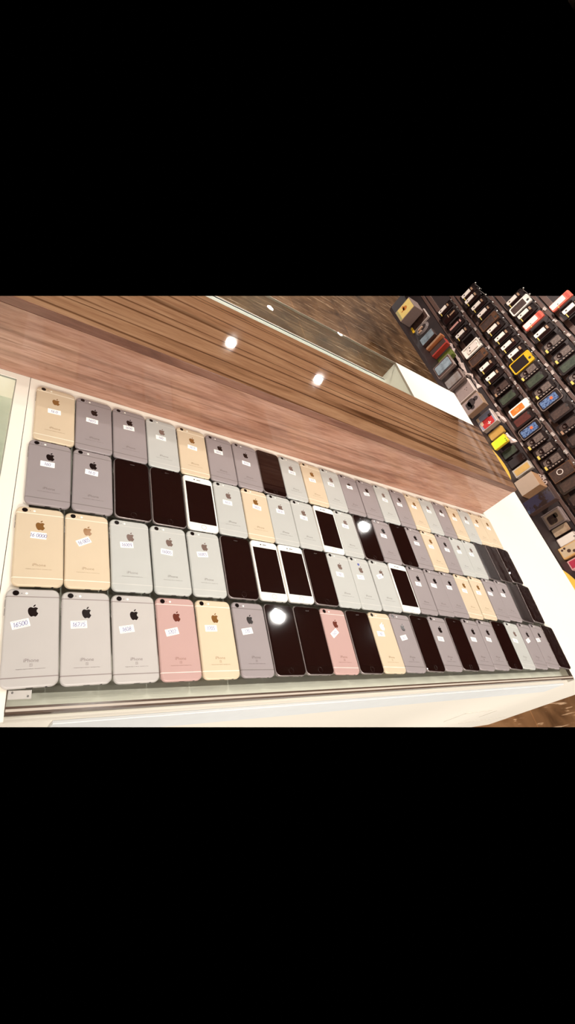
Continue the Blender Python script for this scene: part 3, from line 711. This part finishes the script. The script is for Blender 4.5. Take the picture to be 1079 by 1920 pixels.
def mk_camo(root):
    kid(root, 'shell', BLK, lambda m: uplate(m, 0, 0, .088, .150, .016, 0, .012, .003))
    kid(root, 'back_plate', CAMO, lambda m: uplate(m, 0, -.006, .058, .116, .008, .012, .0145, .001))
    kid(root, 'orange_patch', pm('orange patch', (206, 96, 50), 0.4), lambda m: uplate(m, -.004, .014, .022, .018, .006, .0145, .0150))
    kid(root, 'bumper', pm('grey bumper', (120, 100, 92), 0.4), lambda m: uring(m, 0, 0, .088, .150, .016, .004, .010, .0135))
def mk_orange(root):
    kid(root, 'shell', WCASE, lambda m: uplate(m, 0, 0, .074, .148, .010, 0, .012, .002))
    kid(root, 'back_plate', ORANGE, lambda m: uplate(m, 0, -.014, .050, .096, .006, .012, .0128))
    kid(root, 'round_mark', pm('pale orange ring', (236, 150, 96), 0.4), lambda m: uring(m, 0, -.016, .020, .020, .010, .003, .0128, .0132, 6))
def mk_ring(root):
    kid(root, 'shell', BROWN, lambda m: uplate(m, 0, 0, .092, .152, .008, 0, .010, .002))
    kid(root, 'back_plate', DGREY, lambda m: uplate(m, 0, -.002, .076, .132, .005, .010, .0120))
    kid(root, 'ring_stand', CARD, lambda m: uring(m, -.006, -.010, .040, .040, .020, .004, .012, .016, 8))
def mk_white2(root):
    kid(root, 'frame', WCASE, lambda m: (uring(m, 0, 0, .100, .152, .008, .010, 0, .015), uplate(m, 0, 0, .086, .140, .004, 0, .006)))
    c = kid(root, 'insert_card', CARD, lambda m: (uplate(m, -.018, .010, .030, .086, .004, .006, .0135), uplate(m, .010, .002, .032, .092, .004, .006, .0150)))
    kid(root, 'lens_hole', DARK_M, lambda m: udisc(m, -.018, -.012, .006, .0135, .0140), c)
    kid(root, 'lens_hole', DARK_M, lambda m: udisc(m, .010, -.020, .006, .0150, .0155), c)
def mk_tagged(root):
    kid(root, 'shell', BLK, lambda m: uplate(m, 0, 0, .078, .148, .012, 0, .012, .002))
    kid(root, 'back_plate', BLKG, lambda m: uplate(m, .008, -.004, .052, .110, .006, .012, .0135))
    kid(root, 'header_tab', TAN, lambda m: (uplate(m, -.010, .030, .016, .050, .003, .012, .0145), uplate(m, -.020, -.010, .034, .007, .001, .012, .0145)))
def mk_pink(root):
    kid(root, 'shell', BLK, lambda m: uplate(m, 0, 0, .074, .148, .012, 0, .012, .002))
    kid(root, 'insert_card', PINK, lambda m: uplate(m, -.012, -.014, .020, .088, .003, .012, .0135))
    kid(root, 'header_tab', pm('pink tab', (190, 130, 118), 0.5), lambda m: uplate(m, -.006, .046, .026, .012, .002, .012, .0140))

CASES = {'A': (mk_carded, 'black phone case with off-white insert card', {}), 'E': (lambda r: mk_framed(r, WCASE, DGREY), 'white framed phone case with dark window', {}),
 'Y': (lambda r: mk_framed(r, YEL, BLK, .104, .158), 'bright yellow phone case with dark window', {}), 'N': (lambda r: mk_framed(r, BROWN, DGREY, .084, .150), 'brown translucent phone case', {}),
 'G': (mk_coral, 'coral red phone case with pale card', {}), 'D': (mk_rugged, 'rugged grey phone case with ridged grip', {}), 'd': (lambda r: mk_rugged(r, DGREY, TAN), 'dark rugged phone case with ridged grip', {}),
 'B': (mk_plain, 'dark green phone case with black rim', {}), 'C': (mk_camo, 'blue camouflage phone case', {}), 'O': (mk_orange, 'white phone case with orange back', {}),
 'K': (lambda r: mk_plain(r, REDB), 'dark reddish brown phone case', {}), 'k': (lambda r: mk_plain(r, DGREY), 'plain dark brown phone case', {}), 'L': (mk_ring, 'brown phone case with pale ring stand', {}),
 'W': (mk_white2, 'double white framed phone case with two holes', {}), 'M': (mk_tagged, 'black phone case with tan tab', {}), 'R': (mk_pink, 'black phone case with narrow pinkish card', {})}
RACK = {
 'top hanging row': [('G', 2.272, .571), ('A', 2.154, .590)],
 'second hanging row': [('A', 2.580, .381), ('E', 2.495, .385), ('A', 2.405, .379), ('G', 2.304, .382), ('A', 2.172, .381), ('D', 2.040, .385), ('D', 1.925, .388), ('B', 1.825, .380), ('D', 1.725, .380)],
 'third hanging row': [('A', 2.990, .172), ('A', 2.912, .168), ('A', 2.812, .176), ('A', 2.702, .180), ('N', 2.606, .164), ('A', 2.508, .168), ('A', 2.400, .174), ('A', 2.290, .175), ('A', 2.196, .178), ('Y', 2.095, .169),
                       ('D', 1.998, .169), ('B', 1.905, .172), ('D', 1.805, .172), ('C', 1.706, .165), ('k', 1.588, .172), ('d', 1.474, .165), ('k', 1.365, .168)],
 'lowest hanging row': [('A', 3.072, -.040), ('M', 2.955, -.037), ('R', 2.835, -.040), ('A', 2.713, -.036), ('W', 2.532, -.042), ('N', 2.412, -.042), ('A', 2.288, -.028), ('A', 2.172, -.030), ('d', 2.047, -.032), ('B', 1.938, -.030),
                        ('O', 1.813, -.014), ('K', 1.718, -.034), ('C', 1.622, -.036), ('D', 1.525, -.045), ('D', 1.430, -.034), ('D', 1.333, -.032), ('L', 1.236, -.026), ('k', 1.134, -.024), ('k', 1.030, -.024)]}
HOOK = MB(); HOOK.tube([(XP+.012-XP, 0, 0), (-.075, 0, 0), (-.082, 0, .006)], .0025, 6); HOOK.lathe([(.0001, -.0065), (.005, -.004), (.0068, 0), (.005, .004), (.0001, .0065)], 10, (-.083, 0, .008))
HOOK_ME = HOOK.mesh('hook', STEEL)
CP = {}
for rown, items in RACK.items():
    for i, (k, y, z) in enumerate(items):
        if k not in CP:
            r_ = empty('phone_case'); CASES[k][0](r_); keep = list(r_.children); CP[k] = (r_, keep)
        else:
            src, keep = CP[k]; r_ = src.copy(); COL.objects.link(r_)
            for ch in keep: copy_tree(ch, r_)
        r_.location = (XP-.045-.006*(i % 2), y, z)
        tag(r_, ('%s, %s in the %s' if k == 'W' else '%s, %s from the left in the %s') % (CASES[k][1], ORD[i], rown), 'phone case', 'phone cases hanging on the rack')
        if rown != 'top hanging row':
            link('hook', HOOK_ME, rack, (0.0, y-.006-1.8, z+(.084 if k == 'Y' else .080)-ZF))

# pale price tickets clipped to the slat lips
TICKET = pm('pale price ticket', (172, 152, 142), 0.5)
m = MB(); uplate(m, 0, 0, .034, .016, .002, 0, .002); TICKET_ME = m.mesh('price_ticket', TICKET)
rnd = random.Random(3)
for z, ys in ((.476, (2.36, 2.22, 2.05, 1.9)), (.268, (2.62, 2.40, 2.16, 1.98, 1.90, 1.72, 1.56, 1.44)), (.048, (2.95, 2.70, 2.46, 2.22, 2.04, 1.86, 1.66, 1.52, 1.36, 1.20)), (-.142, (2.0, 1.6, 1.3))):
    for y in ys:
        o = link('price_ticket', TICKET_ME, rack, (-.003-.002*rnd.random(), y-1.8, z-ZF)); o.rotation_euler = (rnd.uniform(-.25, .25), 0, 0)

# boxes and loose cases standing along the rack's bottom shelf
def carton(name, label, cat, X, Y, w_, h_, lean, depth, side, face, extra=None, border=0.006, tab=None):
    r_ = empty(name, (X, Y, -0.2750)); r_.rotation_euler = (math.radians(lean)*0.0, 0, 0)
    m = MB(); m.box(0, depth, -w_/2, w_/2, 0, h_); m.obj('carton', side, r_, 0.0015)
    m = MB(); uplate(m, 0, h_/2, w_-2*border, h_-2*border, .003, 0.0, .0012); f = m.obj('front_panel', face, r_)
    if extra: extra(r_, f, w_, h_)
    tag(r_, label, cat, 'boxes on the bottom shelf of the rack')
    return r_
def art(r_, name, material, fn):
    m = MB(); fn(m); return m.obj(name, material, r_)
TANBOX = pm('tan box board', (140, 110, 86), 0.6, var=0.05); DKBOX = pm('dark box board', (60, 38, 32), 0.5, var=0.1)
PALEY = pm('pale yellow print', (206, 176, 104), 0.5, var=0.05); PAGE = pm('pale paper stack', (120, 98, 90), 0.7, var=0.08, scale=200)
GREYBL = mottle_mat('grey blue packaging', [(94, 98, 102), (120, 128, 134), (136, 144, 148)], 20, 0.25)
GREYBR = mottle_mat('grey brown packaging', [(104, 88, 80), (122, 112, 108), (100, 108, 112)], 14, 0.25)
OLIVE = pm('olive green cover', (92, 98, 34), 0.5); REDP = pm('red cover edge', (160, 48, 36), 0.45); CLEARB = pm('cloudy clear box', (120, 100, 92), 0.2)
WFR = pm('pale box rim', (178, 158, 148), 0.4); GREYF = pm('mauve grey tray', (126, 106, 100), 0.5, var=0.06)
BEIGE = pm('plain beige carton', (172, 146, 126), 0.6, var=0.02); GOLDC = pm('gold brown case', (176, 132, 64), 0.3, var=0.06); NEON = pm('neon green case', (190, 214, 40), 0.35, var=0.05)
NAVY = mottle_mat('dark blue print', [(34, 20, 22), (44, 40, 60), (70, 84, 106), (58, 28, 24)], 12, 0.3); ROSE = pm('rose red print', (176, 40, 66), 0.5); AMBER = pm('amber box', (212, 160, 96), 0.5, var=0.05)
carton('tablet_case_box', 'stack of boxes with pale yellow cover at the far left of the bottom shelf', 'box', 2.564, 3.014, .132, .160, 0, .110, PAGE, PALEY,
       lambda r_, f, w_, h_: (art(f, 'printed_figure', pm('orange brown print', (176, 104, 44), 0.5), lambda m: (udisc(m, -.010, h_*.55, .022, .0012, .0018, 8), uplate(m, -.026, h_*.48, .040, .018, .008, .0012, .0018), uplate(m, -.004, h_*.40, .012, .034, .004, .0012, .0018))), art(f, 'base_strip', pm('grey green strip', (150, 140, 96), 0.5), lambda m: uplate(m, 0, .018, w_-.016, .018, .001, .0012, .0020))))
carton('tablet_case', 'dark tablet case with pale rim behind the yellow covered stack', 'tablet case', 2.70, 2.950, .112, .168, 0, .020, WFR, DGREY)
t = tag(empty('headphones', (2.70, 2.845, -.275)), 'coiled grey headphones beside a yellow tag on the bottom shelf', 'headphones', None)
def coil(m):
    for a in range(3): m.tube([(-.004*a, (.040-.006*a)*math.cos(q*.35), .075+(.060-.007*a)*math.sin(q*.35)) for q in range(19)], .0035, 6)
kid(t, 'cable', pm('grey cable', (120, 104, 100), 0.4), coil)
kid(t, 'earpiece', pm('tan earpiece', (170, 134, 110), 0.4), lambda m: (uplate(m, -.012, .064, .020, .052, .010, .006, .016, .003), uplate(m, .016, .050, .018, .036, .009, .006, .016, .003)))
kid(t, 'tag', YEL, lambda m: uplate(m, -.050, .010, .062, .018, .004, .020, .024))
carton('tablet_case_box', 'grey blue tablet box beside the coiled headphones', 'box', 2.715, 2.755, .076, .128, 0, .040, DKBOX, GREYBL, border=0.003)
carton('folio_case', 'thin tan and orange edged folio standing upright', 'folio case', 2.745, 2.695, .024, .158, 0, .045, pm('orange tan edge', (176, 104, 62), 0.5), TAN, border=0.004)
carton('folio_case', 'dark brown folio with a bright red edge', 'folio case', 2.775, 2.640, .070, .152, 0, .045, REDP, DKBOX, lambda r_, f, w_, h_: art(f, 'red_edge', REDP, lambda m: uplate(m, w_/2-.009, h_/2, .014, h_-.006, .001, .0012, .004)), border=0.002)
carton('folio_case', 'olive green folio beside the red edged one', 'folio case', 2.829, 2.566, .070, .128, 0, .050, OLIVE, OLIVE)
carton('blister_pack', 'grey blue phone blister pack on the bottom shelf', 'blister pack', 2.640, 2.325, .122, .152, 0, .030, CLEARB, DKBOX, lambda r_, f, w_, h_: art(f, 'phone_mockup', GREYBL, lambda m: uplate(m, 0, h_*.5, w_*.66, h_*.84, .008, .0012, .008, .001)))
carton('blister_pack', 'grey brown phone blister pack beside the grey blue one', 'blister pack', 2.693, 2.205, .104, .146, 0, .030, CLEARB, DKBOX, lambda r_, f, w_, h_: art(f, 'phone_mockup', GREYBR, lambda m: uplate(m, .002, h_*.46, w_*.72, h_*.84, .006, .0012, .008, .001)))
carton('accessory_box', 'pale rimmed grey box with small dark dots', 'box', 2.738, 2.100, .134, .144, 0, .040, WFR, GREYF, lambda r_, f, w_, h_: art(f, 'printed_dots', DKBOX, lambda m: [udisc(m, .004+.011*math.cos(q*2.1), h_*.66+.010*math.sin(q*2.1), .0032, .0012, .0016, 8) for q in range(5)] + [uplate(m, -.052+.012*q, .016, .007, .007, .001, .0012, .0016) for q in range(5)]))
carton('accessory_box', 'tan box printed with dark rounded shapes', 'box', 2.745, 1.962, .116, .146, 0, .060, TANBOX, GREYF, lambda r_, f, w_, h_: art(f, 'printed_shapes', pm('near black print', (40, 26, 24), 0.5), lambda m: (udisc(m, -.014, h_*.50, .032, .0012, .0016), udisc(m, .026, h_*.44, .017, .0012, .0016), uplate(m, -.004, h_*.32, .060, .040, .012, .0012, .0016), udisc(m, -.018, h_*.78, .018, .0012, .0016))), border=0.004)
carton('accessory_box', 'blue grey box with a red panel and pale cross', 'box', 2.850, 1.850, .122, .124, 0, .050, WFR, pm('blue grey print', (128, 124, 138), 0.5), lambda r_, f, w_, h_: (art(f, 'red_panel', pm('red print', (166, 32, 30), 0.5), lambda m: uplate(m, .022, h_*.52, w_*.56, h_*.72, .010, .0012, .0017)), art(f, 'pale_cross', WCASE, lambda m: (uplate(m, .036, h_*.58, .006, .026, .001, .0017, .0021), uplate(m, .036, h_*.58, .026, .006, .001, .0017, .0021))), art(f, 'printed_block', pm('tan print', (206, 170, 140), 0.5), lambda m: (uplate(m, .004, .022, .036, .022, .006, .0017, .0022), uplate(m, -.040, .014, .036, .016, .003, .0012, .0020))), art(f, 'dark_block', DKBOX, lambda m: uplate(m, -.016, h_*.82, .024, .026, .003, .0012, .0017))))
def phone_case_on_shelf(label, X, Y, w_, h_, shell, plate, depth=.014, tb=True):
    r_ = tag(empty('phone_case', (X, Y, -.275)), label, 'phone case', 'boxes on the bottom shelf of the rack')
    kid(r_, 'shell', shell, lambda m: uplate(m, 0, h_/2, w_, h_, .009, -depth, 0, .002))
    kid(r_, 'back_plate', plate, lambda m: uplate(m, 0, h_/2, w_-.010, h_-.014, .006, 0, .0015))
    if tb: kid(r_, 'camera_cutout', DARK_M, lambda m: (udisc(m, w_*.10, h_*.90, .0042, .0015, .0022), udisc(m, w_*.34, h_*.90, .0042, .0015, .0022)))
    return r_
phone_case_on_shelf('gold brown phone case standing beside the neon green one', 2.900, 1.745, .066, .112, GOLDC, GOLDC, .020, False)
phone_case_on_shelf('neon green phone case standing on the bottom shelf', 2.856, 1.640, .070, .112, pm('amber yellow rim', (222, 176, 46), 0.35), NEON, .018)
phone_case_on_shelf('dark green phone case standing beside the neon green one', 2.924, 1.568, .066, .112, BLK, GREEN)
phone_case_on_shelf('black phone case standing beside the shelf\'s dark green one', 2.940, 1.490, .066, .118, BLK, BLKG)
carton('accessory_box', 'gold and white narrow box left of the plain beige carton', 'box', 2.925, 1.405, .064, .124, 0, .035, pm('pale grey box side', (170, 154, 140), 0.5), pm('gold panel', (190, 148, 84), 0.4), border=0.010)
carton('carton', 'large plain beige carton on the bottom shelf', 'box', 2.835, 1.252, .112, .130, 0, .090, pm('tan carton side', (160, 118, 84), 0.6), BEIGE, border=0.001)
carton('accessory_box', 'dark blue printed box right of the beige carton', 'box', 2.760, 1.075, .092, .182, 0, .050, DKBOX, NAVY, border=0.004)
carton('accessory_box', 'grey rimmed box with a dark picture', 'box', 2.925, 1.000, .104, .122, 0, .050, GREYF, pm('tan picture ground', (150, 124, 104), 0.5), lambda r_, f, w_, h_: art(f, 'picture', mottle_mat('dark picture', [(40, 22, 18), (56, 34, 28), (90, 80, 50)], 40, 0.5), lambda m: (uplate(m, .004, h_*.42, .060, .054, .014, .0012, .0017), uplate(m, -.010, h_*.66, .032, .026, .008, .0012, .0017))), border=0.012)
phone_case_on_shelf('clear gold phone case in a dark pouch on the bottom shelf', 2.935, .915, .062, .116, BLK, mottle_mat('gold and grey sheen', [(140, 108, 88), (170, 144, 118), (120, 106, 92)], 14, 0.25), .020, False)
phone_case_on_shelf('plain white phone case on the bottom shelf', 2.930, .845, .058, .116, WFR, WCASE, .016)
carton('accessory_box', 'amber box printed with brown fruit-like blots', 'box', 2.870, .762, .070, .118, 0, .050, AMBER, pm('pale amber print', (200, 172, 140), 0.5), lambda r_, f, w_, h_: art(f, 'printed_blots', pm('dark brown print', (70, 40, 28), 0.5), lambda m: (udisc(m, .004, h_*.44, .011, .0012, .0017), udisc(m, -.020, h_*.30, .007, .0012, .0017), udisc(m, -.016, h_*.16, .007, .0012, .0017), udisc(m, .018, h_*.66, .009, .0012, .0017))), border=0.006)
carton('accessory_box', 'pink box with a rose red panel at the right edge', 'box', 2.890, .685, .060, .098, 0, .050, pm('pink box side', (206, 150, 146), 0.5), ROSE, border=0.008)
# crumpled pale plastic tops and tag strips above the boxes
def strip(label, pts, w_, material, amp):
    rnd = random.Random(len(pts)*7+int(pts[0][1]*100)); m = MB(); L = []
    for (x, y, z), (x2, y2, z2) in zip(pts[:-1], pts[1:]):
        for q in range(6):
            t_ = q/6; L.append((x+(x2-x)*t_, y+(y2-y)*t_, z+(z2-z)*t_))
    a = []
    for (x, y, z) in L:
        a.append([(x+rnd.uniform(-amp, amp), y, z-w_/2+rnd.uniform(-amp, amp)), (x-.010+rnd.uniform(-amp, amp), y, z+rnd.uniform(-amp, amp)*.6), (x+rnd.uniform(-amp, amp), y, z+w_/2+rnd.uniform(-amp, amp)), (x+.004, y, z)])
    m.loft(a, smooth=False)
    o = m.obj('plastic_wrap', material); tag(o, label, 'plastic wrap'); return o
WRAP = pm('crumpled pale wrap', (176, 152, 142), 0.3, var=0.1)
strip('crumpled pale plastic wrap above the blister packs', [(2.92, 2.72, -.150), (2.92, 2.55, -.165), (2.92, 2.36, -.172), (2.92, 2.30, -.150), (2.92, 2.14, -.156)], .030, WRAP, .010)
strip('pale torn strip above the red panelled box', [(2.93, 1.90, -.150), (2.93, 1.76, -.132)], .024, WRAP, .006)
strip('pale dotted strip beside the neon green case', [(2.95, 1.72, -.185), (2.95, 1.59, -.160)], .028, WRAP, .006)
t = tag(empty('ring_tag', (2.94, 1.262, -.152)), 'row of pale rings above the beige carton', 'ring tag')
for q in range(3): kid(t, 'ring', WRAP, lambda m: uring(m, -.034+q*.030, .004*q, .026, .032, .013, .007, 0, .006, 6))
kid(t, 'backing', TAN, lambda m: uplate(m, 0, .002, .110, .012, .002, -.004, 0))

# ------------------------------------------------------------------ yellow stools in the aisle
YS = pm('sunny yellow stool plastic', (242, 186, 72), 0.35, var=0.02)
def stool(x, y, r, label):
    t = tag(empty('stool', (x, y, ZF)), label, 'stool', 'yellow stools in the aisle')
    m = MB(); H_ = -.18-ZF
    m.lathe([(0.0001, H_-.036), (r-.02, H_-.036), (r-.004, H_-.028), (r, H_-.014), (r-.004, H_-.003), (r-.014, H_), (0.0001, H_)], 48)
    m.obj('seat', YS, t)
    for q in range(4):
        a = PI/4+q*PI/2; m = MB(); m.tube([(math.cos(a)*r*.62, math.sin(a)*r*.62, H_-.03), (math.cos(a)*r*.92, math.sin(a)*r*.92, 0.0)], [.016, .012], 10); m.obj('leg', YS, t)
    m = MB(); m.tube([(math.cos(PI/4+q*PI/2)*r*.82, math.sin(PI/4+q*PI/2)*r*.82, .14) for q in range(5)], .007, 8); m.obj('foot_ring', YS, t)
stool(2.405, 1.305, .188, 'round yellow stool peeking out behind the end of the wooden ledge')
stool(2.430, .375, .196, 'round yellow stool beyond the white end counter, right edge of the photo')
